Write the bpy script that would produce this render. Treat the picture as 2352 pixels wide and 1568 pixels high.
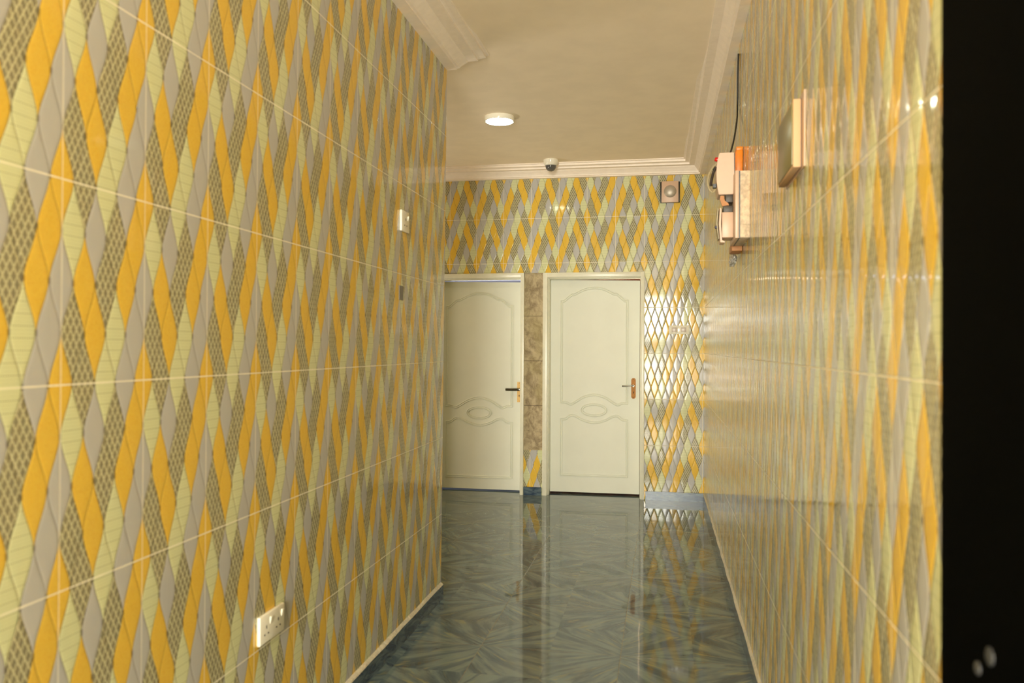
import bpy, bmesh, math, random
from mathutils import Vector, Matrix
random.seed(7)
sc = bpy.context.scene
for o in list(bpy.data.objects):
    bpy.data.objects.remove(o, do_unlink=True)
col = sc.collection
PI = math.pi

# ------------------------------------------------------------------ camera, world, light, exposure
F_PX, YAW, PITCH, ROLL, CAM_H = 1828.145, .18934, .00722, .00488, 1.31767
cy, sy, cp, sp = math.cos(YAW), math.sin(YAW), math.cos(PITCH), math.sin(PITCH)
fwd = Vector((-sy * cp, cy * cp, sp)); rgt = Vector((cy, sy, 0)); upv = rgt.cross(fwd)
r2 = math.cos(ROLL) * rgt + math.sin(ROLL) * upv
u2 = -math.sin(ROLL) * rgt + math.cos(ROLL) * upv
cam_data = bpy.data.cameras.new('camera')
cam = bpy.data.objects.new('camera', cam_data); col.objects.link(cam)
cam.matrix_world = Matrix(((r2.x, u2.x, -fwd.x, 0), (r2.y, u2.y, -fwd.y, 0), (r2.z, u2.z, -fwd.z, CAM_H), (0, 0, 0, 1)))
cam_data.sensor_width = 36.0
cam_data.lens = F_PX / 2352 * 36.0
cam_data.clip_start = .02
cam_data.dof.use_dof = True
cam_data.dof.focus_distance = 6.6
cam_data.dof.aperture_fstop = 3.4
sc.camera = cam

world = bpy.data.worlds.new('world'); sc.world = world
world.use_nodes = True
wb = world.node_tree.nodes['Background']
wb.inputs[0].default_value = (.75, .85, 1, 1); wb.inputs[1].default_value = .6

sc.view_settings.view_transform = 'Standard'
sc.view_settings.look = 'None'
sc.view_settings.gamma = 1.0
sc.view_settings.use_curve_mapping = False
sc.view_settings.exposure = 0.34
try:
    sc.cycles.use_denoising = True
    sc.cycles.max_bounces = 10
    sc.cycles.diffuse_bounces = 6
    sc.cycles.glossy_bounces = 6
    sc.cycles.caustics_reflective = False
    sc.cycles.caustics_refractive = False
    sc.cycles.sample_clamp_indirect = 6.0
except Exception:
    pass


def area_light(name, loc, rot, sx, sy_, power, color, spread=PI):
    d = bpy.data.lights.new(name, 'AREA'); d.shape = 'RECTANGLE'
    d.size = sx; d.size_y = sy_; d.energy = power; d.color = color; d.spread = spread
    o = bpy.data.objects.new(name, d); col.objects.link(o)
    o.location = loc; o.rotation_euler = rot
    return o

# daylight that comes in through the window and entrance at the camera's end of the corridor
area_light('window_daylight', (-.22, -3.58, 1.98), (PI / 2, 0, 0), 1.1, .74, 235, (1, 1, .90))
area_light('entrance_daylight', (-.39, -3.58, .72), (PI / 2 + .8, 0, 0), 1.4, 1.32, 230, (1, .92, .78))
area_light('side_passage_daylight', (-4.1, 5.6, .7), (PI / 2 + .5, 0, -PI / 2), 1.6, 1.2, 46, (1, .87, .70))
LAMP_W = 46.0
LAMP_C = (.98, 1.0, .76)

# ------------------------------------------------------------------ geometry of the place
LX = -1.148                                  # left wall plane
def RX(y): return .37013 - .00469 * y        # right wall plane
def FY(x): return 7.03246 + .00615 * x       # far wall plane
def CZ(y): return 2.865 + .02 * (max(y, 3.0) - 4.1)   # ceiling
XL, YB, CORNER = -4.2, -3.6, 4.085

# ------------------------------------------------------------------ helpers
def srgb(r, g, b):
    f = lambda c: (c / 255 / 12.92) if c / 255 <= .04045 else ((c / 255 + .055) / 1.055) ** 2.4
    return (f(r), f(g), f(b), 1)

def tag(o, label=None, cat=None, group=None, kind=None):
    if label: o['label'] = label
    if cat: o['category'] = cat
    if group: o['group'] = group
    if kind: o['kind'] = kind
    return o

def empty(name, loc):
    o = bpy.data.objects.new(name, None); col.objects.link(o); o.location = loc
    o.empty_display_size = .05
    return o

def obj(name, bm, mats, parent=None, smooth=False):
    """links a bmesh built in WORLD coordinates; keeps it there under a (possibly moved) parent"""
    me = bpy.data.meshes.new(name)
    bmesh.ops.recalc_face_normals(bm, faces=bm.faces)
    bm.to_mesh(me); bm.free()
    if not isinstance(mats, (list, tuple)): mats = [mats]
    for m in mats: me.materials.append(m)
    if smooth:
        for p in me.polygons: p.use_smooth = True
        try: me.set_sharp_from_angle(angle=math.radians(35))
        except Exception: pass
    o = bpy.data.objects.new(name, me); col.objects.link(o)
    if parent is not None:
        o.parent = parent
        loc = Vector((0, 0, 0)); p = parent
        while p is not None:
            loc += p.location; p = p.parent
        o.location = -loc
    return o

def rebase(o):
    """moves a mesh object's origin to the middle of its base, geometry staying put"""
    me = o.data
    xs = [v.co.x for v in me.vertices]; ys = [v.co.y for v in me.vertices]; zs = [v.co.z for v in me.vertices]
    c = Vector(((min(xs) + max(xs)) / 2, (min(ys) + max(ys)) / 2, min(zs)))
    me.transform(Matrix.Translation(-c)); o.location = o.location + c
    return o

def hexa(bm, p, mi=0):
    """p: 8 corners, 0-3 bottom loop, 4-7 top loop"""
    v = [bm.verts.new(q) for q in p]
    fs = []
    for a in ((0, 1, 2, 3), (7, 6, 5, 4), (0, 4, 5, 1), (1, 5, 6, 2), (2, 6, 7, 3), (3, 7, 4, 0)):
        f = bm.faces.new([v[i] for i in a]); f.material_index = mi; fs.append(f)
    return v, fs

def box(bm, x0, x1, y0, y1, z0, z1, mi=0, bevel=0.0, seg=2):
    if bevel > 0:
        b = bmesh.new(); hexa(b, [(x0, y0, z0), (x1, y0, z0), (x1, y1, z0), (x0, y1, z0), (x0, y0, z1), (x1, y0, z1), (x1, y1, z1), (x0, y1, z1)], mi)
        bmesh.ops.bevel(b, geom=b.edges[:], offset=bevel, segments=seg, affect='EDGES', profile=.5)
        for f in b.faces: f.material_index = mi
        merge(bm, b); return
    hexa(bm, [(x0, y0, z0), (x1, y0, z0), (x1, y1, z0), (x0, y1, z0), (x0, y0, z1), (x1, y0, z1), (x1, y1, z1), (x0, y1, z1)], mi)

def merge(bm, b):
    m = {}
    for v in b.verts: m[v] = bm.verts.new(v.co)
    for f in b.faces:
        try:
            g = bm.faces.new([m[v] for v in f.verts]); g.material_index = f.material_index; g.smooth = f.smooth
        except ValueError: pass
    b.free()

def extrude_poly(bm, pts, d, mi=0):
    """planar loop pts (3D) extruded by vector d"""
    d = Vector(d); a = [bm.verts.new(p) for p in pts]; b = [bm.verts.new(Vector(p) + d) for p in pts]
    n = len(pts)
    bm.faces.new(a).material_index = mi; bm.faces.new(b[::-1]).material_index = mi
    for i in range(n):
        bm.faces.new([a[i], a[(i + 1) % n], b[(i + 1) % n], b[i]]).material_index = mi

def sweep(bm, path, prof, normal, closed=False, mi=0):
    """prof: (side, out) pairs; side lies across the path in its plane, out along normal"""
    normal = Vector(normal).normalized(); n = len(path); rings = []
    P = [Vector(p) for p in path]
    for i in range(n):
        if closed: a, b = P[i - 1], P[(i + 1) % n]
        else: a, b = P[max(i - 1, 0)], P[min(i + 1, n - 1)]
        t1 = (P[i] - a); t2 = (b - P[i])
        t1 = t1.normalized() if t1.length > 1e-9 else None; t2 = t2.normalized() if t2.length > 1e-9 else None
        if t1 is None: t1 = t2
        if t2 is None: t2 = t1
        t = (t1 + t2).normalized(); s = normal.cross(t).normalized()
        k = 1 / max(.5, abs(t.dot(t1)))
        rings.append([bm.verts.new(P[i] + s * (q[0] * k) + normal * q[1]) for q in prof])
    m = len(prof)
    for i in range(n if closed else n - 1):
        A, B = rings[i], rings[(i + 1) % n]
        for j in range(m):
            bm.faces.new([A[j], A[(j + 1) % m], B[(j + 1) % m], B[j]]).material_index = mi
    if not closed:
        bm.faces.new(rings[0]).material_index = mi; bm.faces.new(rings[-1][::-1]).material_index = mi

def tube(bm, path, r, seg=10, mi=0, flat=1.0):
    P = [Vector(p) for p in path]; n = len(P); rings = []
    ref = Vector((0, 0, 1))
    if abs((P[-1] - P[0]).normalized().dot(ref)) > .9: ref = Vector((1, 0, 0))
    for i in range(n):
        t = (P[min(i + 1, n - 1)] - P[max(i - 1, 0)]).normalized()
        a = t.cross(ref).normalized(); b = t.cross(a).normalized()
        rr = r[i] if isinstance(r, (list, tuple)) else r
        rings.append([bm.verts.new(P[i] + a * (math.cos(2 * PI * k / seg) * rr) + b * (math.sin(2 * PI * k / seg) * rr * flat)) for k in range(seg)])
    for i in range(n - 1):
        for k in range(seg):
            bm.faces.new([rings[i][k], rings[i][(k + 1) % seg], rings[i + 1][(k + 1) % seg], rings[i + 1][k]]).material_index = mi
    bm.faces.new(rings[0][::-1]).material_index = mi; bm.faces.new(rings[-1]).material_index = mi

def lathe(bm, c, axis, prof, seg=48, mi=0):
    """prof: (radius, along axis)"""
    axis = Vector(axis).normalized(); ref = Vector((0, 0, 1)) if abs(axis.z) < .9 else Vector((1, 0, 0))
    a = axis.cross(ref).normalized(); b = axis.cross(a); c = Vector(c); rings = []
    for r, h in prof:
        if r < 1e-6: rings.append([bm.verts.new(c + axis * h)])
        else: rings.append([bm.verts.new(c + axis * h + (a * math.cos(2 * PI * k / seg) + b * math.sin(2 * PI * k / seg)) * r) for k in range(seg)])
    for A, B in zip(rings, rings[1:]):
        for k in range(seg):
            k2 = (k + 1) % seg
            if len(A) == 1 and len(B) == 1: continue
            if len(A) == 1: f = bm.faces.new([A[0], B[k], B[k2]])
            elif len(B) == 1: f = bm.faces.new([A[k], A[k2], B[0]])
            else: f = bm.faces.new([A[k], A[k2], B[k2], B[k]])
            f.material_index = mi

def smooth_path(pts, n=8):
    """Catmull-Rom through pts"""
    P = [Vector(p) for p in pts]; P = [P[0] * 2 - P[1]] + P + [P[-1] * 2 - P[-2]]; out = []
    for i in range(1, len(P) - 2):
        for k in range(n):
            t = k / n; a, b, c, d = P[i - 1:i + 3]
            out.append(.5 * ((2 * b) + (c - a) * t + (2 * a - 5 * b + 4 * c - d) * t * t + (3 * b - 3 * c + d - a) * t ** 3))
    out.append(P[-2]); return out

# ------------------------------------------------------------------ node maths
class N:
    def __init__(s, nt, sock): s.nt = nt; s.s = sock
    def _m(s, op, a, b=None, c=None):
        n = s.nt.nodes.new('ShaderNodeMath'); n.operation = op
        for i, q in enumerate((a, b, c)):
            if q is None: continue
            if isinstance(q, N): s.nt.links.new(q.s, n.inputs[i])
            else: n.inputs[i].default_value = q
        return N(s.nt, n.outputs[0])
    def __add__(s, o): return s._m('ADD', s, o)
    def __radd__(s, o): return s._m('ADD', s, o)
    def __sub__(s, o): return s._m('SUBTRACT', s, o)
    def __rsub__(s, o): return s._m('SUBTRACT', o, s)
    def __mul__(s, o): return s._m('MULTIPLY', s, o)
    def __rmul__(s, o): return s._m('MULTIPLY', s, o)
    def __truediv__(s, o): return s._m('DIVIDE', s, o)
    def floor(s): return s._m('FLOOR', s)
    def fract(s): return s._m('FRACT', s)
    def abs(s): return s._m('ABSOLUTE', s)
    def round(s): return s._m('ROUND', s)
    def cos(s): return s._m('COSINE', s)
    def lt(s, o): return s._m('LESS_THAN', s, o)
    def gt(s, o): return s._m('GREATER_THAN', s, o)
    def min(s, o): return s._m('MINIMUM', s, o)
    def max(s, o): return s._m('MAXIMUM', s, o)
    def wrap(s, m): return s - (s / float(m)).floor() * float(m)
    def near(s, v, e=.5): return (s - v).abs().lt(e)
    def smooth(s, a, b):
        n = s.nt.nodes.new('ShaderNodeMapRange'); n.interpolation_type = 'SMOOTHSTEP'
        s.nt.links.new(s.s, n.inputs[0]); n.inputs[1].default_value = a; n.inputs[2].default_value = b
        n.inputs[3].default_value = 0; n.inputs[4].default_value = 1
        return N(s.nt, n.outputs[0])
def sel(f, a, b):                             # f ? a : b
    return (f * a) + ((1.0 - f) * b)
def mixc(nt, f, a, b, mode='MIX'):
    n = nt.nodes.new('ShaderNodeMix'); n.data_type = 'RGBA'; n.blend_type = mode
    if isinstance(f, N): nt.links.new(f.s, n.inputs[0])
    else: n.inputs[0].default_value = f
    for i, q in ((6, a), (7, b)):
        if isinstance(q, N): nt.links.new(q.s, n.inputs[i])
        else: n.inputs[i].default_value = q
    return N(nt, n.outputs[2])
def new_mat(name):
    m = bpy.data.materials.new(name); m.use_nodes = True
    return m, m.node_tree, m.node_tree.nodes['Principled BSDF']
def coords(nt):
    tc = nt.nodes.new('ShaderNodeTexCoord'); s = nt.nodes.new('ShaderNodeSeparateXYZ')
    nt.links.new(tc.outputs['Object'], s.inputs[0])
    return tc.outputs['Object'], N(nt, s.outputs[0]), N(nt, s.outputs[1]), N(nt, s.outputs[2])
def noise(nt, vec, scale, detail=3, rough=.55, dist=0):
    n = nt.nodes.new('ShaderNodeTexNoise'); n.inputs['Scale'].default_value = scale
    n.inputs['Detail'].default_value = detail; n.inputs['Roughness'].default_value = rough
    n.inputs['Distortion'].default_value = dist
    if vec is not None: nt.links.new(vec, n.inputs['Vector'])
    return N(nt, n.outputs[0])
def combine(nt, x, y, z):
    n = nt.nodes.new('ShaderNodeCombineXYZ')
    for i, q in enumerate((x, y, z)):
        if isinstance(q, N): nt.links.new(q.s, n.inputs[i])
        else: n.inputs[i].default_value = q
    return n.outputs[0]
def bump(nt, bsdf, h, dist, strength=1.0):
    b = nt.nodes.new('ShaderNodeBump'); b.inputs['Distance'].default_value = dist; b.inputs['Strength'].default_value = strength
    nt.links.new(h.s, b.inputs['Height']); nt.links.new(b.outputs[0], bsdf.inputs['Normal'])

def simple(name, c, rough=.5, metal=0.0, spec=.5, var=.0, scale=30, bmp=0.0, coat=0.0):
    m, nt, b = new_mat(name)
    b.inputs['Roughness'].default_value = rough; b.inputs['Metallic'].default_value = metal
    b.inputs['Specular IOR Level'].default_value = spec
    if coat: b.inputs['Coat Weight'].default_value = coat; b.inputs['Coat Roughness'].default_value = .08
    vec, x, y, z = coords(nt)
    n = noise(nt, vec, scale)
    if var > 0:
        dark = tuple(q * (1 - var) for q in c[:3]) + (1,)
        nt.links.new(mixc(nt, n.smooth(.3, .7), dark, c).s, b.inputs['Base Color'])
    else: b.inputs['Base Color'].default_value = c
    if bmp > 0: bump(nt, b, n, bmp)
    return m

# ------------------------------------------------------------------ the wavy lens-pattern wall tile, 25 x 40 cm
YEL, GRN, GRY = srgb(224, 186, 74), srgb(210, 213, 168), srgb(182, 181, 178)
H_D, H_L = srgb(114, 108, 84), srgb(196, 190, 152)
TILE_ROWS = ['YHGA', 'GAHY', 'AYHY', 'HYGA']         # colours of the 16 lenses of a tile, row by row downwards

def tile_material(name, axis, u0, z0, mode, relief=1.0):
    m, nt, b = new_mat(name)
    vec, X, Y, Z = coords(nt)
    U = X if axis == 'x' else Y
    # hand-set tiles: a slow waver in the joints
    du = (U - u0); dv = (z0 - Z)
    if mode == 'rotated':
        du = du * 1.0; dv = dv * -1.0
    elif mode == 'mixed':                     # some tiles of the far wall are laid upside down
        colm = ((u0 - U) / .25).floor()
        roww = ((Z - z0) / .4).floor()
        normal = (colm.near(1) + colm.near(3) + colm.near(2) * roww.near(2)).min(1.0)
        flip = normal * 2.0 - 1.0
        du = du * flip; dv = dv * flip
    s = du / .03125; t = dv / .1
    r = t.floor(); f = t - r
    w = (1.0 - f) * .48 + (.5 + .5 * (f * PI).cos()) * .52
    cr = ((s - r) / 2.0).round() * 2.0 + r
    cr2 = ((s - r - 1.0) / 2.0).round() * 2.0 + r + 1.0
    d = (s - cr).abs()
    inside = d.lt(w)
    cc = sel(inside, cr, cr2); rr = sel(inside, r, r + 1.0)
    e = (d - w).abs()                         # distance to the lens outline, in half-lens widths
    idx = (cc.wrap(8) / 2.0 + .01).floor() + rr.wrap(4) * 4.0
    ramp = nt.nodes.new('ShaderNodeValToRGB'); ramp.color_ramp.interpolation = 'CONSTANT'
    mask = nt.nodes.new('ShaderNodeValToRGB'); mask.color_ramp.interpolation = 'CONSTANT'
    fac = (idx + .5) / 16.0
    for nd, tab in ((ramp, {'Y': YEL, 'G': GRN, 'A': GRY, 'H': H_L}), (mask, {'Y': (0, 0, 1, 1), 'G': (0, 1, 0, 1), 'A': (0, 0, 0, 1), 'H': (1, 0, 0, 1)})):
        el = nd.color_ramp.elements; seq = ''.join(TILE_ROWS)
        while len(el) < 16: el.new(.5)
        for i in range(16): el[i].position = i / 16.0
        for i in range(16): el[i].color = tab[seq[i]]
        nt.links.new(fac.s, nd.inputs[0])
    sm = nt.nodes.new('ShaderNodeSeparateColor'); nt.links.new(mask.outputs[0], sm.inputs[0])
    mh, mg, my = [N(nt, sm.outputs[i]) for i in range(3)]
    base = N(nt, ramp.outputs[0])
    # woven lattice of the brown lenses
    p = du / .0165; q = dv / .031
    l1 = ((p + q).fract() - .5).abs(); l2 = ((p - q).fract() - .5).abs()
    lat = (l1.max(l2) + (noise(nt, vec, 70, 2) - .5) * .14).smooth(.31, .43)
    sub = (((p + q) * 2.0).fract() - .5).abs().max((((p - q) * 2.0).fract() - .5).abs()).smooth(.3, .48) * .3
    base = mixc(nt, mh * (1.0 - lat.max(sub)) * .92, base, H_D)
    # dotted rules of the green lenses
    rule = (((dv / .0225).fract() - .5).abs()).gt(.455)
    dots = (((du / .0052).fract() - .5).abs()).lt(.3)
    fine = (((dv / .0075).fract() - .5).abs()).gt(.44) * .22
    base = mixc(nt, mg * (rule * dots * .55).max(fine * dots), base, srgb(105, 100, 60))
    # speckle of the yellow ones
    n1 = noise(nt, vec, 260, 2)
    base = mixc(nt, my * n1.smooth(.45, .75) * .35, base, srgb(205, 140, 30))
    # printed outline, stronger on one side of each lens
    side = (s - cc).gt(0.0) * .5 + .5
    line = (1.0 - e.smooth(.015, .06)) * side
    base = mixc(nt, line * .62, base, srgb(92, 78, 50))
    # tips of the lenses carry a small dark dot
    tip = (1.0 - (w.min(1.0 - w)).smooth(.01, .05)) * (1.0 - e.smooth(.06, .16))
    base = mixc(nt, tip * .55, base, srgb(80, 66, 45))
    # joints
    nz = noise(nt, vec, 14, 2)
    gw = nz * .0016 + .0002
    jv = (du / .25 + .5).fract(); jv = (jv - .5).abs() * .25
    jh = (dv / .4 + .5).fract(); jh = (jh - .5).abs() * .4
    ju = jv.lt(gw + .001) * (.5 if relief < 1 else .7)
    jz = jh.lt(gw + .0007) * .85
    base = mixc(nt, ju.max(jz), base, srgb(240, 234, 212))
    nt.links.new(base.s, b.inputs['Base Color'])
    b.inputs['Specular IOR Level'].default_value = .27 if mode == 'mixed' else .5
    rough = (.085 if mode == 'mixed' else .06) + ju.max(jz) * .6
    nt.links.new(rough.s, b.inputs['Roughness'])
    edge = e.smooth(0.0, .20)
    pil = sel(inside, 1.0 - (d / w.max(.05)) * (d / w.max(.05)), 1.0 - ((s - cr2).abs() / (1.0 - w).max(.05)) * ((s - cr2).abs() / (1.0 - w).max(.05)))
    cut = jv.smooth(.0, .0035).min(jh.smooth(0, .0035))
    wav = noise(nt, vec, 5, 1)
    hgt = edge * .75 + pil.max(0.0) * .30 + cut * .5 + wav * .25
    bump(nt, b, hgt, .00125 * relief)
    return m

M = {}
M['tile_left'] = tile_material('lens_tile_left', 'y', 1.34945, 1.24, 'normal', .25)
M['tile_right'] = tile_material('lens_tile_right', 'y', 1.38939, 1.2722, 'rotated', 1.3)
M['tile_far'] = tile_material('lens_tile_far', 'x', .32346, 1.27, 'mixed')

# painted plaster of ceiling and cornices
M['ceiling'] = simple('ceiling_paint', srgb(250, 236, 214), .62, var=.05, scale=6, bmp=.0015)
M['cornice'] = simple('cornice_paint', srgb(248, 236, 222), .5, var=.05, scale=22, bmp=.002)
M['door'] = simple('door_paint', srgb(228, 230, 216), .45, spec=.35, var=.03, scale=5)
M['frame'] = simple('frame_paint', srgb(228, 226, 206), .3, var=.06, scale=18, bmp=.001)
M['plastic'] = simple('cream_plastic', srgb(236, 232, 216), .1, var=.02)
M['meter'] = simple('cream_casing', srgb(204, 172, 146), .4, var=.03, scale=40)
M['box'] = simple('tan_casing', srgb(190, 152, 112), .65)
M['black'] = simple('black_plastic', srgb(16, 15, 14), .4)
M['hole'] = simple('dark_hole', srgb(40, 24, 18), .7)
M['grey'] = simple('grey_patch', srgb(125, 122, 116), .5, var=.1, scale=80)
M['brass'] = simple('brass', srgb(178, 122, 62), .55, metal=.2, spec=.3, var=.25, scale=120)
M['gold'] = simple('pale_brass', srgb(226, 184, 110), .4, metal=.2, var=.2, scale=140)
M['chrome'] = simple('dark_chrome', srgb(120, 116, 104), .12, metal=1.0)
M['silver'] = simple('silver_dome', srgb(176, 166, 150), .45, metal=.4)
M['orange'] = simple('orange_plastic', srgb(240, 132, 22), .4, var=.2, scale=60)
M['red'] = simple('red_plastic', srgb(190, 25, 18), .25)
M['green'] = simple('green_plastic', srgb(20, 110, 60), .4)
M['cable_grey'] = simple('grey_cable', srgb(165, 150, 115), .45, var=.15, scale=90)
M['cable_brown'] = simple('dark_cable', srgb(48, 36, 26), .4)
M['terminal'] = simple('dark_terminal', srgb(74, 66, 56), .5, var=.3, scale=120)
M['tan'] = simple('tan_board', srgb(186, 128, 76), .6, var=.15, scale=70)
M['foil'] = simple('foil_tape', srgb(205, 200, 188), .3, metal=.3, var=.6, scale=150, bmp=.004)
M['smoke'] = simple('olive_gloss', srgb(128, 120, 78), .3, spec=.4)
M['block'] = simple('smeared_plaster', srgb(224, 200, 170), .75, var=.35, scale=55, bmp=.006)
M['blackdoor'] = simple('black_door_paint', srgb(3, 3, 2), .7, spec=.02, var=.3, scale=4)
M['bolt'] = simple('dull_steel', srgb(62, 62, 62), .5, metal=.3)
M['grout'] = simple('white_cement', srgb(214, 206, 184), .8, var=.25, scale=60, bmp=.004)
M['room_warm'] = simple('warm_room', srgb(200, 110, 60), .8, var=.5, scale=9)
M['room_cool'] = simple('cool_room', srgb(215, 215, 225), .8)

def plaster_material():
    m, nt, b = new_mat('bare_cement'); vec, X, Y, Z = coords(nt)
    n1 = noise(nt, combine(nt, X * 14.0, Y, Z * 9.0), 1.0, 5, .7, .5)
    n2 = noise(nt, combine(nt, X * 30.0, Y, Z * 55.0), 1.0, 4, .6, .4)
    n3 = noise(nt, combine(nt, X * 5.0, Y, Z * 3.0), 1.0, 3, .5, .3)
    a = mixc(nt, n1.smooth(.35, .62), srgb(140, 124, 96), srgb(190, 174, 140))
    a = mixc(nt, n2.smooth(.55, .75) * .5, a, srgb(84, 74, 56))
    a = mixc(nt, n3.smooth(.45, .7) * .5, a, srgb(165, 152, 104))
    gro = (((Z - .7975) / .4 + .5).fract() - .5).abs() * .4
    a = mixc(nt, gro.lt(.0025) * .75, a, srgb(70, 56, 42))
    nt.links.new(a.s, b.inputs['Base Color']); b.inputs['Roughness'].default_value = .85
    bump(nt, b, n1 + n2 * .5, .006)
    return m
M['plaster'] = plaster_material()

def floor_material():
    m, nt, b = new_mat('brushed_green_floor_tile'); vec, X, Y, Z = coords(nt)
    fx = ((X + .79) / .61); fy = ((Y - 3.44) / .6)
    a = (fx.fract() - .5).abs(); c = (fy.fract() - .5).abs()   # 0 mid tile, .5 at a joint
    # brush strokes that fan out from the corners where four tiles meet
    a = (.5 - a) * .61; c = (.5 - c) * .6
    cell = noise(nt, combine(nt, (fx + .5).floor() * 3.7 + fx.floor() * 7.1, fy.floor() * 5.3 + (fy + .5).floor() * 2.9, 0.0), 3.0, 0)
    warp = noise(nt, vec, 2.2, 1)
    th = (c + .05 + warp * .10)._m('ARCTAN2', c + .05 + warp * .10, a + .16)
    rad = ((a * a) + (c * c))._m('SQRT', (a * a) + (c * c))
    s1 = noise(nt, combine(nt, th * 8.0, rad * 3.6, cell * 20.0), 1.0, 4, .58, .25)
    s2 = noise(nt, combine(nt, th * 15.0, rad * 4.2, cell * 40.0 + 9.0), 1.0, 4, .6, .3)
    s3 = noise(nt, combine(nt, th * 11.0, rad * 3.8, cell * 31.0 + 30.0), 1.0, 4, .6, .3)
    g = noise(nt, vec, 3.0, 2)
    colr = mixc(nt, s1.smooth(.36, .62), srgb(62, 80, 92), srgb(106, 122, 122))
    colr = mixc(nt, s2.smooth(.56, .68) * .7, colr, srgb(140, 138, 100))
    colr = mixc(nt, s3.smooth(.54, .66) * .7, colr, srgb(44, 60, 74))
    colr = mixc(nt, g.smooth(.45, .7) * .25, colr, srgb(100, 96, 76))
    jx = ((fx + .5).fract() - .5).abs() * .61; jy = ((fy + .5).fract() - .5).abs() * .6
    j = jx.lt(.0012).max(jy.lt(.0012))
    colr = mixc(nt, j * .7, colr, srgb(128, 112, 84))
    nt.links.new(colr.s, b.inputs['Base Color'])
    b.inputs['Roughness'].default_value = .045
    b.inputs['Specular IOR Level'].default_value = .62
    w = noise(nt, vec, 4.0, 1)
    hh = w * 1.0 + jx.smooth(0, .003).min(jy.smooth(0, .003)) * .4
    bump(nt, b, hh, .0006)
    return m
M['floor'] = floor_material()

def skirt_material():
    m, nt, b = new_mat('blue_skirting_tile'); vec, X, Y, Z = coords(nt)
    n1 = noise(nt, combine(nt, (X + Y) * 9.0 + Z * 14.0, Z * 30.0, Y), 1.0, 4, .6, 1.0)
    n2 = noise(nt, vec, 40, 3)
    a = mixc(nt, n1.smooth(.35, .65), srgb(44, 62, 84), srgb(92, 108, 116))
    a = mixc(nt, n2.smooth(.6, .75) * .4, a, srgb(132, 132, 110))
    nt.links.new(a.s, b.inputs['Base Color']); b.inputs['Roughness'].default_value = .2
    b.inputs['Specular IOR Level'].default_value = .35
    bump(nt, b, n2, .0003)
    return m
M['skirt'] = skirt_material()

def emissive(name, c, s):
    m, nt, b = new_mat(name)
    b.inputs['Base Color'].default_value = (.8, .8, .8, 1)
    b.inputs['Emission Color'].default_value = c; b.inputs['Emission Strength'].default_value = s
    return m
M['led'] = emissive('lit_diffuser', LAMP_C + (1,), LAMP_W)

def structure(o, **k): o['kind'] = 'structure'; return o

# ------------------------------------------------------------------ room shell
bm = bmesh.new(); box(bm, XL, 2.2, YB - .2, 9.2, -.1, 0)
structure(obj('floor', bm, M['floor']))

bm = bmesh.new()
for a, b_ in ((YB - .2, 3.0), (3.0, 9.2)):
    za, zb = CZ(a), CZ(b_)
    hexa(bm, [(XL, a, za), (2.2, a, za), (2.2, b_, zb), (XL, b_, zb), (XL, a, 3.2), (2.2, a, 3.2), (2.2, b_, 3.2), (XL, b_, 3.2)])
bmesh.ops.remove_doubles(bm, verts=bm.verts, dist=1e-5)
structure(obj('ceiling', bm, M['ceiling']))

# left wall: its free end leans a little
bm = bmesh.new()
ENT1 = YB
def lwall(y0, y1, z0, z1, lean=False):
    yb, yt = (y1 - .045, y1 + .025) if lean else (y1, y1)
    hexa(bm, [(LX - .2, y0, z0), (LX, y0, z0), (LX, yb, z0), (LX - .2, yb, z0), (LX - .2, y0, z1), (LX, y0, z1), (LX, yt, z1), (LX - .2, yt, z1)])
lwall(YB, CORNER, 0, 3.0, True)
structure(obj('wall_left', bm, M['tile_left']))

# right wall with the black door's opening beside the camera
bm = bmesh.new()
DY0, DY1, DZ = .12, 1.155, 2.2
def rwall(y0, y1, z0, z1):
    hexa(bm, [(RX(y0), y0, z0), (RX(y0) + .2, y0, z0), (RX(y1) + .2, y1, z0), (RX(y1), y1, z0),
              (RX(y0), y0, z1), (RX(y0) + .2, y0, z1), (RX(y1) + .2, y1, z1), (RX(y1), y1, z1)])
rwall(DY1, 7.035, 0, 3.0); rwall(YB, DY0, 0, 3.0); rwall(DY0, DY1, DZ, 3.0)
structure(obj('wall_right', bm, M['tile_right']))

# far wall with two door openings and a pillar of bare cement between them
F1 = (-2.125, -1.236); F2 = (-1.066, -.172); FZ = 1.982
bm = bmesh.new()
def fwall(x0, x1, z0, z1, mi=0, back=0.0):
    hexa(bm, [(x0, FY(x0) + back, z0), (x1, FY(x1) + back, z0), (x1, FY(x1) + .2, z0), (x0, FY(x0) + .2, z0),
              (x0, FY(x0) + back, z1), (x1, FY(x1) + back, z1), (x1, FY(x1) + .2, z1), (x0, FY(x0) + .2, z1)], mi)
fwall(XL, .36, FZ, 3.0)
fwall(XL, F1[0], 0, FZ)
fwall(F1[1], F2[0], .400, FZ, 1, .010)
fwall(F1[1], F2[0], 0, .400)
fwall(F2[1], .36, 0, FZ)
structure(obj('wall_far', bm, [M['tile_far'], M['plaster']]))

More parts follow.
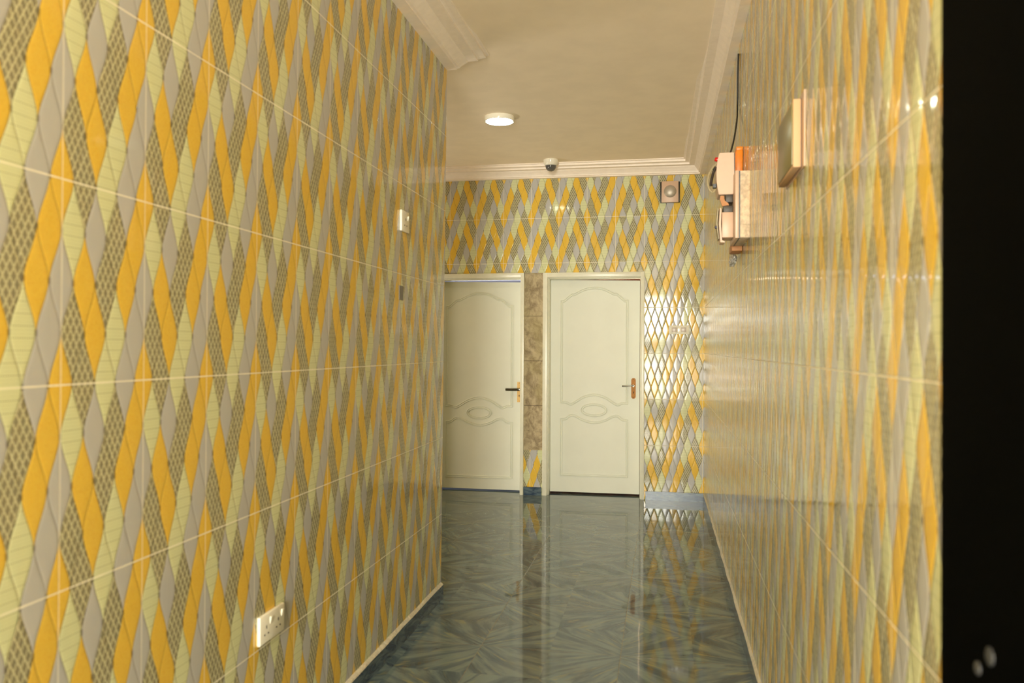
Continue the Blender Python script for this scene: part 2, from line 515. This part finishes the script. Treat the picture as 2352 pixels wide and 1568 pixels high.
# side passage round the corner, and the end behind the camera
bm = bmesh.new(); box(bm, XL, LX - .2, CORNER - .2, CORNER, 0, 3.0)
structure(obj('wall_side', bm, M['tile_far']))
bm = bmesh.new(); box(bm, XL - .15, XL, CORNER - .2, 7.3, 0, 3.0)
structure(obj('wall_end', bm, M['tile_left']))
bm = bmesh.new()
for a in ((LX - .2, .6, 2.48, 3.0), (LX - .2, -1.09, 0, 2.48), (.335, .6, 0, 2.48)):
    box(bm, a[0], a[1], YB - .15, YB, a[2], a[3])
structure(obj('wall_back', bm, M['tile_far']))
w = structure(empty('door_4', (-.39, YB - .05, 0)))
bm = bmesh.new()
for x in (-1.09, .31): box(bm, x, x + .03, YB - .06, YB + .01, 0, 2.48)
box(bm, -1.09, .34, YB - .058, YB + .008, 2.44, 2.48); box(bm, -1.09, .34, YB - .05, YB + .004, 1.39, 1.43)
obj('door_frame', bm, M['frame'], w)

# rooms behind the two doors
def back_room(name, x0, x1, mat, y1):
    bm = bmesh.new()
    y0 = 7.24
    box(bm, x0 - .05, x0, y0, y1, 0, 2.75); box(bm, x1, x1 + .05, y0, y1, 0, 2.75); box(bm, x0 - .05, x1 + .05, y1, y1 + .05, 0, 2.75)
    return structure(obj(name, bm, mat))
back_room('wall_room_left', -2.6, -1.16, M['room_cool'], 8.7)
back_room('wall_room_right', -1.10, .3, M['room_warm'], 8.7)
area_light('left_room_daylight', (-1.9, 8.6, 1.9), (-PI / 2, 0, 0), .9, .9, 10, (.72, .78, 1))
area_light('right_room_daylight', (-.4, 8.6, 1.9), (-PI / 2, 0, 0), .6, .6, 5, (1, .72, .45))

# ------------------------------------------------------------------ cornices
PROF = [(0, -1.0), (.24, -1.0), (.24, -.93), (.30, -.90), (.32, -.80), (.42, -.60), (.48, -.50), (.50, -.44), (.73, -.42), (.74, -.30), (.80, -.26), (.92, -.24), (.93, -.10), (1.0, -.07), (1.0, .35), (0, .35)]
def cornice(name, fa, fb, n=1):
    """fa, fb map (share of projection, share of drop) to points at both ends"""
    bm = bmesh.new(); A = [bm.verts.new(fa(*p)) for p in PROF]; B = [bm.verts.new(fb(*p)) for p in PROF]; m = len(PROF)
    bm.faces.new(A); bm.faces.new(B[::-1])
    for i in range(m): bm.faces.new([A[i], A[(i + 1) % m], B[(i + 1) % m], B[i]])
    return structure(obj(name, bm, M['cornice']))
cornice('trim_1', lambda s, d: (LX + .232 * s, YB, CZ(YB) + .066 * d), lambda s, d: (LX + .232 * s, CORNER + .02 - .0 * s, CZ(CORNER) + .068 * d))
FP, FD = .205, .092
RW_, RD = .185, .125
cornice('trim_2', lambda s, d: (RX(YB) - RW_ * s, YB, CZ(YB) + RD * d), lambda s, d: (RX(7) - RW_ * s, FY(.3) - FP * s, CZ(7.03 - FP * s) + .110 * d))
cornice('trim_3', lambda s, d: (XL, FY(XL) - FP * s, CZ(7.03 - FP * s) + (FD - .01) * d), lambda s, d: (RX(7) - RW_ * s, FY(.3) - FP * s, CZ(7.03 - FP * s) + .110 * d))

# ------------------------------------------------------------------ skirting tiles
def skirting(name, pts, grout=None):
    bm = bmesh.new()
    for p in pts: hexa(bm, p)
    o = structure(obj(name, bm, M['skirt']))
    if grout:
        bm = bmesh.new()
        y0, y1, xw, xs, zt, out = grout
        n = 60; A = []
        for i in range(n + 1):
            y = y0 + (y1 - y0) * i / n; j = random.uniform(-.002, .002); k = random.uniform(-.0025, .0025)
            A.append([bm.verts.new((xw(y), y, zt)), bm.verts.new((xs(y) - out * j, y, zt)), bm.verts.new((xs(y) - out * (.003 + j), y, zt + .005)), bm.verts.new((xw(y), y, zt + .013 + k))])
        for a, b_ in zip(A, A[1:]):
            for i in range(4): bm.faces.new([a[i], a[(i + 1) % 4], b_[(i + 1) % 4], b_[i]])
        bm.faces.new(A[0]); bm.faces.new(A[-1][::-1])
        obj('grout_fillet', bm, M['grout'], o)
    return o
def slab(x0, x1, y0, y1, z0, z1): return [(x0, y0, z0), (x1, y0, z0), (x1, y1, z0), (x0, y1, z0), (x0, y0, z1), (x1, y0, z1), (x1, y1, z1), (x0, y1, z1)]
skirting('baseboard_left', [slab(LX, LX + .013, ENT1, CORNER - .04, 0, .072)], (ENT1, CORNER - .045, lambda y: LX, lambda y: LX + .013, .072, 1))
skirting('baseboard_right', [[(RX(DY1) - .009, DY1, 0), (RX(DY1), DY1, 0), (RX(7), 7.015, 0), (RX(7) - .009, 7.015, 0), (RX(DY1) - .009, DY1, .07), (RX(DY1), DY1, .07), (RX(7), 7.015, .07), (RX(7) - .009, 7.015, .07)]],
         (DY1, 7.0, lambda y: RX(y), lambda y: RX(y) - .009, .07, -1))
skirting('baseboard_far', [slab(-.158, RX(7) - .001, FY(0) - .022, FY(0), 0, .073)])
skirting('baseboard_pillar', [slab(-1.232, -1.072, FY(-1.15) - .02, FY(-1.15), 0, .073)])

# ------------------------------------------------------------------ doors of the far wall
def arc_pts(ctrl, Y): return smooth_path([(x, Y, z) for x, z in ctrl], 8)
def door(name, F, leaf_y, swing, zb, zt, pan, handle, gapr, gapt):
    x0, x1 = F
    d = structure(empty(name, ((x0 + x1) / 2, FY(x0), 0)))
    # frame: outer architrave and inner stop, one joined surface per jamb
    bm = bmesh.new(); yf = FY((x0 + x1) / 2)
    for (w0, w1, v0, v1, ya, yb) in ((0, .041, 0, .030, yf - .016, yf + .05), (.041, .048, .030, .035, yf + .004, leaf_y + .04), (.048, .054, .035, .038, yf + .03, leaf_y - .004)):
        h0, h1 = FZ - w1, FZ - w0
        box(bm, x0 + w0, x0 + w1, ya, yb, 0.0, h1, bevel=.002); box(bm, x1 - v1, x1 - v0, ya, yb, 0.0, h1, bevel=.0014)
        box(bm, x0 + w0, x1 - v0, ya + .0005, yb, h0, h1, bevel=.002)
    obj('door_frame', bm, M['frame'], d, True)
    lx0, lx1 = x0 + .051, x1 - .036 - gapr
    def place(x, y, z):                      # leaf swings about its left edge
        a = swing; dx = x - lx0; dy = y - leaf_y
        return Vector((lx0 + dx * math.cos(a) - dy * math.sin(a), leaf_y + dx * math.sin(a) + dy * math.cos(a), z))
    bm = bmesh.new()
    b = bmesh.new()
    hexa(b, [(lx0, leaf_y, zb), (lx1, leaf_y, zb), (lx1, leaf_y + .038, zb), (lx0, leaf_y + .038, zb), (lx0, leaf_y, zt), (lx1, leaf_y, zt - gapt), (lx1, leaf_y + .038, zt - gapt), (lx0, leaf_y + .038, zt)])
    bmesh.ops.bevel(b, geom=b.edges[:], offset=.002, segments=2, affect='EDGES')
    merge(bm, b)
    for v in bm.verts: v.co = place(*v.co)
    leaf = obj('door_leaf', bm, M['door'], d, True)
    # pressed mouldings: a double bead following each panel
    prof = [(-.012, -.001), (-.010, .007), (-.006, .008), (-.003, .0005), (.003, .0005), (.006, .008), (.010, .007), (.012, -.001)]
    for ctrl_list in pan:
        pts = []
        for kind, ctrl in ctrl_list:
            pts += arc_pts(ctrl, leaf_y) if kind == 's' else [Vector((x, leaf_y, z)) for x, z in ctrl]
        clean = [pts[0]]
        for p in pts[1:]:
            if (p - clean[-1]).length > .004: clean.append(p)
        if (clean[0] - clean[-1]).length < .004: clean.pop()
        bm = bmesh.new(); sweep(bm, clean, prof, (0, -1, 0), closed=True)
        for v in bm.verts: v.co = place(*v.co)
        obj('panel_moulding', bm, M['door'], leaf, True)
    # handle
    hx, hz0, hz1, hw, rnd, mat, lv = handle
    hp = empty('door_handle', (0, 0, 0)); hp.parent = d; hp.location = Vector((hx, leaf_y, (hz0 + hz1) / 2)) - d.location
    yp = place(hx, leaf_y, 0).y
    bm = bmesh.new()
    if rnd:
        loop = [(hx + hw / 2 * math.cos(a), yp, hz1 - hw / 2 + hw / 2 * math.sin(a)) for a in [PI * k / 12 for k in range(13)]] + \
               [(hx - hw / 2 * math.cos(a), yp, hz0 + hw / 2 - hw / 2 * math.sin(a)) for a in [PI * k / 12 for k in range(13)]]
    else: loop = [(hx + hw / 2, yp, hz1), (hx - hw / 2, yp, hz1), (hx - hw / 2, yp, hz0), (hx + hw / 2, yp, hz0)]
    extrude_poly(bm, loop, (0, -.008, 0))
    bmesh.ops.bevel(bm, geom=[e for e in bm.edges if all(abs(v.co.y - (yp - .008)) < 1e-6 for v in e.verts)], offset=.002, segments=2, affect='EDGES')
    obj('handle_plate', bm, mat, hp, True)
    lz = lv[0]; bm = bmesh.new()
    tube(bm, [(hx, yp - .006, lz), (hx, yp - .042, lz)], .0095, 16)
    if rnd: tube(bm, smooth_path([(hx + .006, yp - .046, lz + .001), (hx - .02, yp - .05, lz), (hx - .06, yp - .05, lz - .003), (hx - lv[1], yp - .046, lz - .004)], 6), [.0105 - .003 * math.sin(PI * k / 18) for k in range(18)] + [.007], 14, flat=.8)
    else:
        box(bm, hx - .012, hx + .014, yp - .056, yp - .038, lz - .011, lz + .011, bevel=.003)
        pts = smooth_path([(hx - .008, yp - .05, lz), (hx - .05, yp - .05, lz - .001), (hx - lv[1], yp - .052, lz - .001)], 5)
        tube(bm, pts, .0115, 12, flat=1.0)
    obj('lever', bm, M['chrome'], hp, True)
    bm = bmesh.new()
    kz = hz0 + (hz1 - hz0) * (.32 if rnd else .33)
    lathe(bm, (hx, yp - .0083, kz), (0, -1, 0), [(0, -.002), (.0045, -.002), (.0045, .0012), (0, .0012)], 16)
    box(bm, hx - .002, hx + .002, yp - .0094, yp - .007, kz - .014, kz)
    for zz in (hz0 + .011, hz1 - .011): lathe(bm, (hx, yp - .0083, zz), (0, -1, 0), [(0, -.002), (.003, -.002), (.003, .0012), (0, .0012)], 12)
    obj('keyhole', bm, M['hole'], hp)
    return d

def oval(cx, cz, a, b): return [('l', [(cx + a * math.cos(2 * PI * k / 40), cz + b * math.sin(2 * PI * k / 40)) for k in range(40)])]
def panels(l, r, off=0.0):
    c = (l + r) / 2; w_ = r - l
    X = lambda t: l + w_ * t
    top = [('s', [(X(0), 1.735 + off), (X(.04), 1.738 + off), (X(.10), 1.768 + off), (X(.16), 1.795 + off), (X(.20), 1.797 + off), (X(.35), 1.84 + off), (X(.5), 1.853 + off), (X(.65), 1.84 + off), (X(.80), 1.797 + off), (X(.84), 1.795 + off), (X(.90), 1.768 + off), (X(.96), 1.738 + off), (X(1), 1.735 + off)]),
           ('s', [(X(1), .823 + off), (X(.93), .822 + off), (X(.86), .806 + off), (X(.80), .822 + off), (X(.66), .872 + off), (X(.5), .895 + off), (X(.34), .872 + off), (X(.20), .822 + off), (X(.14), .806 + off), (X(.07), .822 + off), (X(0), .823 + off)])]
    low = [('s', [(X(0), .668 + off), (X(.07), .675 + off), (X(.14), .705 + off), (X(.22), .70 + off), (X(.34), .664 + off), (X(.5), .643 + off), (X(.66), .664 + off), (X(.78), .70 + off), (X(.86), .705 + off), (X(.93), .675 + off), (X(1), .668 + off)]),
           ('l', [(X(1), .17 + off), (X(0), .17 + off)])]
    return [top, low, oval(c, .757 + off, .108, .050)]

d2 = door('door_2', F2, 7.155, math.radians(1.0), .016, 1.931, panels(-.914, -.328), (-.270, .865, 1.049, .039, True, M['brass'], (.982, .097)), .008, .014)
d2['label'] = 'white panelled door right of the bare cement pillar, ajar, with a rounded brass handle plate'
d1 = door('door_1', F1, 7.15, math.radians(.5), .012, 1.926, panels(-1.985, -1.375, -.045), (-1.301, .817, 1.001, .037, False, M['gold'], (.934, .118)), .001, .016)
d1['label'] = 'white panelled door left of the bare cement pillar, with a square cornered brass handle plate'

# black door beside the camera
d3 = structure(empty('door_3', (.385, .64, 0)))
bm = bmesh.new(); box(bm, .3625, .403, DY0 + .004, DY1 - .003, .006, DZ - .004, bevel=.002)
obj('door_leaf', bm, M['blackdoor'], d3)
for y, z, r in ((.985, .972, .0105), (1.02, .945, .008)):
    bm = bmesh.new(); lathe(bm, (.3622, y, z), (-1, 0, 0), [(0, 0), (r, 0), (r, .002), (r * .6, .004), (0, .004)], 20)
    obj('bolt_head', bm, M['bolt'], d3, True)
d3['label'] = 'black door at the right edge, out of focus, where the tiled wall ends'

# ------------------------------------------------------------------ ceiling lights
def ceiling_light(x, y, label):
    z = CZ(y); t = empty('ceiling_light', (x, y, z - .033))
    tag(t, label, 'ceiling light', 'round surface ceiling lights')
    bm = bmesh.new(); lathe(bm, (x, y, z + .001), (0, 0, -1), [(0, 0), (.102, 0), (.1035, .004), (.1035, .026), (.101, .033), (.094, .034), (.094, .030), (0, .030)], 64)
    obj('housing', bm, M['plastic'], t, True)
    bm = bmesh.new(); lathe(bm, (x, y, z - .0295), (0, 0, -1), [(0, 0), (.0935, 0), (.092, .004), (.06, .0055), (0, .006)], 64)
    obj('diffuser', bm, M['led'], t, True)
    return t
ceiling_light(-1.112, 5.31, 'lit round white ceiling light near the end of the left wall')
ceiling_light(-.40, -1.0, 'lit round ceiling light behind the camera')

# ------------------------------------------------------------------ dome camera
t = empty('dome_camera', (-.957, 6.715, 2.812)); tag(t, 'white dome security camera hanging from the ceiling before the far cornice', 'security camera')
zc = CZ(6.715)
bm = bmesh.new(); lathe(bm, (-.957, 6.715, zc), (0, 0, -1), [(0, 0), (.062, 0), (.064, .004), (.064, .010), (.061, .030), (.052, .048), (.046, .052), (0, .052)], 48)
obj('housing', bm, M['plastic'], t, True)
bm = bmesh.new(); lathe(bm, (-.957, 6.715, zc - .050), (0, 0, -1), [(0, 0), (.0465, 0), (.0465, .006), (.044, .019), (.038, .031), (.028, .042), (.014, .049), (0, .051)], 40)
m_, nt_, b__ = new_mat('clear_dome'); b__.inputs['Base Color'].default_value = (.9, .9, .88, 1); b__.inputs['Roughness'].default_value = .03
b__.inputs['Transmission Weight'].default_value = .9; b__.inputs['IOR'].default_value = 1.15; M['clear'] = m_
obj('clear_dome', bm, M['clear'], t, True)
bm = bmesh.new(); lathe(bm, (-.957, 6.713, zc - .0495), (0, 0, -1), [(0, 0), (.042, 0), (.042, .006), (.039, .018), (.032, .030), (.020, .039), (0, .043)], 32)
M['gloss'] = simple('gloss_black', srgb(10, 10, 10), .05, spec=.8)
obj('lens_ball', bm, M['gloss'], t, True)

# ------------------------------------------------------------------ things on the far wall
t = empty('door_chime', (.042, 7.033, 2.575)); tag(t, 'square beige wall chime with a round silver dome, high on the far wall', 'chime')
bm = bmesh.new(); box(bm, -.0415, .126, 7.0, 7.034, 2.575, 2.755, bevel=.003); obj('chime_body', bm, M['black'], t, True)
bm = bmesh.new(); box(bm, -.030, .114, 6.985, 7.003, 2.574, 2.757, bevel=.004); obj('front_plate', bm, M['meter'], t, True)
bm = bmesh.new(); lathe(bm, (.043, 6.9855, 2.668), (0, -1, 0), [(.0, .0), (.053, .0), (.053, .003), (.049, .008), (.038, .015), (.02, .020), (0, .022)], 48)
obj('dome', bm, M['silver'], t, True)

t = empty('light_switch', (.122, 7.033, 1.438)); tag(t, 'wide double switch plate on the tiles right of the ajar door', 'light switch')
bm = bmesh.new(); box(bm, .036, .209, 7.023, 7.034, 1.438, 1.514, bevel=.003); obj('plate', bm, M['plastic'], t, True)
for x in (.052, .130):
    bm = bmesh.new(); box(bm, x, x + .062, 7.0195, 7.025, 1.449, 1.503, bevel=.002); r_ = obj('rocker_bezel', bm, M['plastic'], t, True)
    bm = bmesh.new(); box(bm, x + .009, x + .053, 7.0165, 7.021, 1.456, 1.496, bevel=.0015); obj('rocker', bm, simple('rocker_grey', srgb(196, 184, 172), .3), t, True)

# ------------------------------------------------------------------ things on the left wall
def lplate(y0, y1, z0, z1, t):
    bm = bmesh.new(); box(bm, LX, LX + .012, y0, y1, z0, z1, bevel=.0035, seg=3); obj('plate', bm, M['plastic'], t, True)
def socket(t, yc, zc, s=1.0):
    f = LX + .0118
    bm = bmesh.new()
    box(bm, f - .002, f + .0006, yc - .0022 * s, yc + .0022 * s, zc + .008 * s, zc + .017 * s)
    for q in (-.011, .011): box(bm, f - .002, f + .0006, yc + (q - .0035) * s, yc + (q + .0035) * s, zc - .010 * s, zc - .006 * s)
    obj('pin_holes', bm, M['hole'], t)
def rocker(t, yc, zc):
    f = LX + .011
    bm = bmesh.new(); hexa(bm, [(f, yc - .0055, zc - .010), (f + .002, yc - .0055, zc - .010), (f + .002, yc + .0055, zc - .010), (f, yc + .0055, zc - .010),
                                (f, yc - .0055, zc + .010), (f + .0055, yc - .0055, zc + .010), (f + .0055, yc + .0055, zc + .010), (f, yc + .0055, zc + .010)])
    obj('rocker_switch', bm, M['plastic'], t)
t = empty('wall_socket', (LX, 2.187, .453)); tag(t, 'white double power socket low on the left wall', 'socket')
lplate(2.113, 2.262, .453, .537, t)
socket(t, 2.150, .487); socket(t, 2.222, .487); rocker(t, 2.176, .512); rocker(t, 2.246, .512)
for y in (2.122, 2.253):
    pass
t = empty('wall_socket', (LX, 3.397, 1.826)); tag(t, 'small white single power socket high on the left wall', 'socket')
lplate(3.343, 3.449, 1.829, 1.922, t); socket(t, 3.396, 1.868, 1.3); rocker(t, 3.43, 1.893)
bm = bmesh.new(); box(bm, LX, LX + .0025, 3.341, 3.395, 1.524, 1.588, bevel=.0008)
tag(rebase(obj('blank_plate', bm, M['grey'])), 'small plain grey patch on the left wall below the single socket', 'patch')

# ------------------------------------------------------------------ near box on the right wall
t = empty('fuse_cover', (RX(2.35), 2.355, 1.80)); tag(t, 'cream wall box with a glossy olive front on the right wall, nearest the camera', 'wall box')
xr = RX(2.35)
bm = bmesh.new(); box(bm, xr - .003, xr, 2.18, 2.50, 1.795, 1.995); obj('back_plate', bm, M['meter'], t)
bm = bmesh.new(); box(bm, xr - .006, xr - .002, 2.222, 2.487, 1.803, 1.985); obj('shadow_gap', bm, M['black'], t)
bm = bmesh.new(); box(bm, xr - .025, xr - .005, 2.216, 2.492, 1.800, 1.982, bevel=.002); obj('casing', bm, M['box'], t, True)
bm = bmesh.new(); box(bm, xr - .0275, xr - .0245, 2.224, 2.484, 1.808, 1.974, bevel=.001); obj('front_cover', bm, M['smoke'], t, True)

# ------------------------------------------------------------------ meter board and what hangs about it
t = empty('meter_board', (.33, 3.60, 1.787)); tag(t, 'white mounting board with a black rim on a plaster-smeared block, right wall', 'meter board')
bm = bmesh.new(); box(bm, .313, RX(3.6) + .001, 3.502, 3.790, 1.788, 2.074, bevel=.003); obj('backing_block', bm, M['block'], t, True)
bm = bmesh.new(); box(bm, .3085, .3135, 3.500, 3.785, 1.787, 2.072); obj('rim', bm, M['black'], t)
bm = bmesh.new(); box(bm, .2935, .309, 3.500, 3.785, 1.787, 2.075, bevel=.002); obj('board', bm, M['meter'], t, True)

t = empty('electricity_meter', (.26, 3.66, 1.99)); tag(t, 'cream electricity meter with a bulging front, upper one on the mounting board', 'electricity meter')
bm = bmesh.new()
prof = [(.2935, 1.993), (.232, 1.993), (.2265, 2.02), (.2225, 2.055), (.2215, 2.09), (.2235, 2.125), (.2285, 2.152), (.2345, 2.176), (.2975, 2.176), (.2975, 2.07)]
extrude_poly(bm, [(x, 3.60, z) for x, z in prof], (0, .135, 0))
bmesh.ops.bevel(bm, geom=bm.edges[:], offset=.0022, segments=2, affect='EDGES')
obj('casing', bm, M['meter'], t, True)
bm = bmesh.new(); box(bm, .2965, .2995, 3.601, 3.733, 2.074, 2.172); obj('back_gasket', bm, M['black'], t)
bm = bmesh.new(); box(bm, .262, .2935, 3.615, 3.725, 1.960, 1.995, bevel=.003); obj('terminal_cover', bm, M['terminal'], t, True)
bm = bmesh.new(); lathe(bm, (.2285, 3.63, 2.153), (-1, 0, .25), [(0, 0), (.010, 0), (.010, .008), (.007, .013), (0, .014)], 20); obj('red_knob', bm, M['red'], t, True)
bm = bmesh.new(); lathe(bm, (.2305, 3.66, 2.118), (-1, 0, .1), [(0, 0), (.007, 0), (.007, .020), (.004, .023), (0, .023)], 16); obj('green_lamp', bm, M['green'], t, True)
bm = bmesh.new(); box(bm, .208, .2235, 3.625, 3.65, 2.028, 2.046, bevel=.001); obj('cable_gland', bm, M['black'], t)

t = empty('circuit_breaker', (.27, 3.66, 1.78)); tag(t, 'white breaker box with its cover flaps hanging open, lower one on the mounting board', 'circuit breaker')
bm = bmesh.new(); box(bm, .2455, .2935, 3.60, 3.715, 1.803, 1.915, bevel=.003); obj('casing', bm, M['meter'], t, True)
bm = bmesh.new(); box(bm, .252, .2925, 3.604, 3.70, 1.915, 1.943, bevel=.002); obj('switch_block', bm, M['terminal'], t, True)
bm = bmesh.new(); extrude_poly(bm, [(.236, 3.603, 1.973), (.240, 3.603, 1.988), (.254, 3.603, 1.987), (.258, 3.603, 1.965), (.272, 3.603, 1.955), (.276, 3.603, 1.945), (.247, 3.603, 1.942)], (0, .012, 0)); obj('torn_cover', bm, M['tan'], t)
bm = bmesh.new(); extrude_poly(bm, [(.2445, 3.597, 1.93), (.2365, 3.597, 1.936), (.2325, 3.597, 1.862), (.2385, 3.597, 1.782), (.2575, 3.597, 1.780), (.2585, 3.597, 1.788), (.2455, 3.597, 1.79), (.2415, 3.597, 1.862)], (0, .09, 0))
bmesh.ops.bevel(bm, geom=bm.edges[:], offset=.0012, segments=1, affect='EDGES'); obj('cover_flap', bm, M['meter'], t)
bm = bmesh.new(); extrude_poly(bm, [(.2315, 3.62, 1.935), (.2285, 3.62, 1.935), (.2225, 3.62, 1.87), (.2245, 3.62, 1.855), (.2325, 3.62, 1.80), (.2355, 3.62, 1.80), (.2275, 3.62, 1.87)], (0, .08, 0)); obj('seal_strip', bm, M['cable_grey'], t)
bm = bmesh.new(); lathe(bm, (.2245, 3.62, 1.852), (-1, 0, 0), [(0, 0), (.006, 0), (.006, .007), (0, .009)], 14); obj('seal_knob', bm, simple('navy_plastic', srgb(30, 26, 70), .4), t, True)

bm = bmesh.new(); box(bm, RX(3.8) - .031, RX(3.8) - .001, 3.792, 3.90, 2.075, 2.232, bevel=.002)
box(bm, RX(3.8) - .030, RX(3.8) - .001, 3.794, 3.885, 2.2325, 2.248, bevel=.002); box(bm, RX(3.8) - .0335, RX(3.8) - .028, 3.798, 3.89, 2.08, 2.225, bevel=.001)
tag(rebase(obj('trunking', bm, M['orange'], None, True)), 'bright orange cable trunking on the right wall above the mounting board', 'cable trunking')

bm = bmesh.new()
tube(bm, smooth_path([(RX(4) - .004, 3.985, 2.745), (RX(4) - .006, 3.99, 2.668), (RX(4) - .006, 4.0, 2.59), (RX(4) - .006, 4.01, 2.50), (RX(4) - .012, 3.97, 2.42), (.315, 3.85, 2.29), (.283, 3.72, 2.178)], 8), .0042, 10)
tag(rebase(obj('power_cable', bm, M['black'], None, True)), 'thin black cable running down from the right cornice to the meter', 'cable')
bm = bmesh.new()
tube(bm, smooth_path([(.2215, 3.59, 2.128), (.205, 3.59, 2.11), (.188, 3.59, 2.078), (.184, 3.59, 2.045), (.190, 3.59, 2.018), (.203, 3.59, 2.002), (.212, 3.59, 2.006), (.217, 3.59, 2.014)], 8), .0042, 10)
tag(rebase(obj('cable_loop', bm, M['cable_grey'], None, True)), 'grey-green cable looping off the front of the upper meter', 'cable')
bm = bmesh.new()
tube(bm, smooth_path([(.222, 3.63, 2.122), (.210, 3.635, 2.095), (.202, 3.635, 2.06), (.200, 3.635, 2.038)], 8), .0065, 10)
tag(rebase(obj('cable_end', bm, M['cable_brown'], None, True)), 'short thick dark cable hanging inside the grey cable loop', 'cable')

bm = bmesh.new(); box(bm, .304, RX(3.9) - .001, 3.80, 3.95, 1.768, 1.802, bevel=.002)
tag(rebase(obj('tan_block', bm, M['tan'], None, True)), 'tan board stub on the right wall right under the mounting board', 'board')
# crumpled foil bundle
bm = bmesh.new(); bmesh.ops.create_icosphere(bm, subdivisions=3, radius=1.0)
for v in bm.verts:
    n = math.sin(v.co.x * 9 + v.co.z * 7) * math.cos(v.co.y * 8 - v.co.z * 5) * .22 + random.uniform(-.07, .07)
    p = v.co * (1 + n); v.co = Vector((.3265 + p.x * .0185, 4.03 + p.y * .05, 1.748 + p.z * .029 + p.x * .006))
tag(rebase(obj('foil_bundle', bm, M['foil'])), 'crumpled silver tape bundle hanging on the right wall beyond the tan board', 'tape bundle')
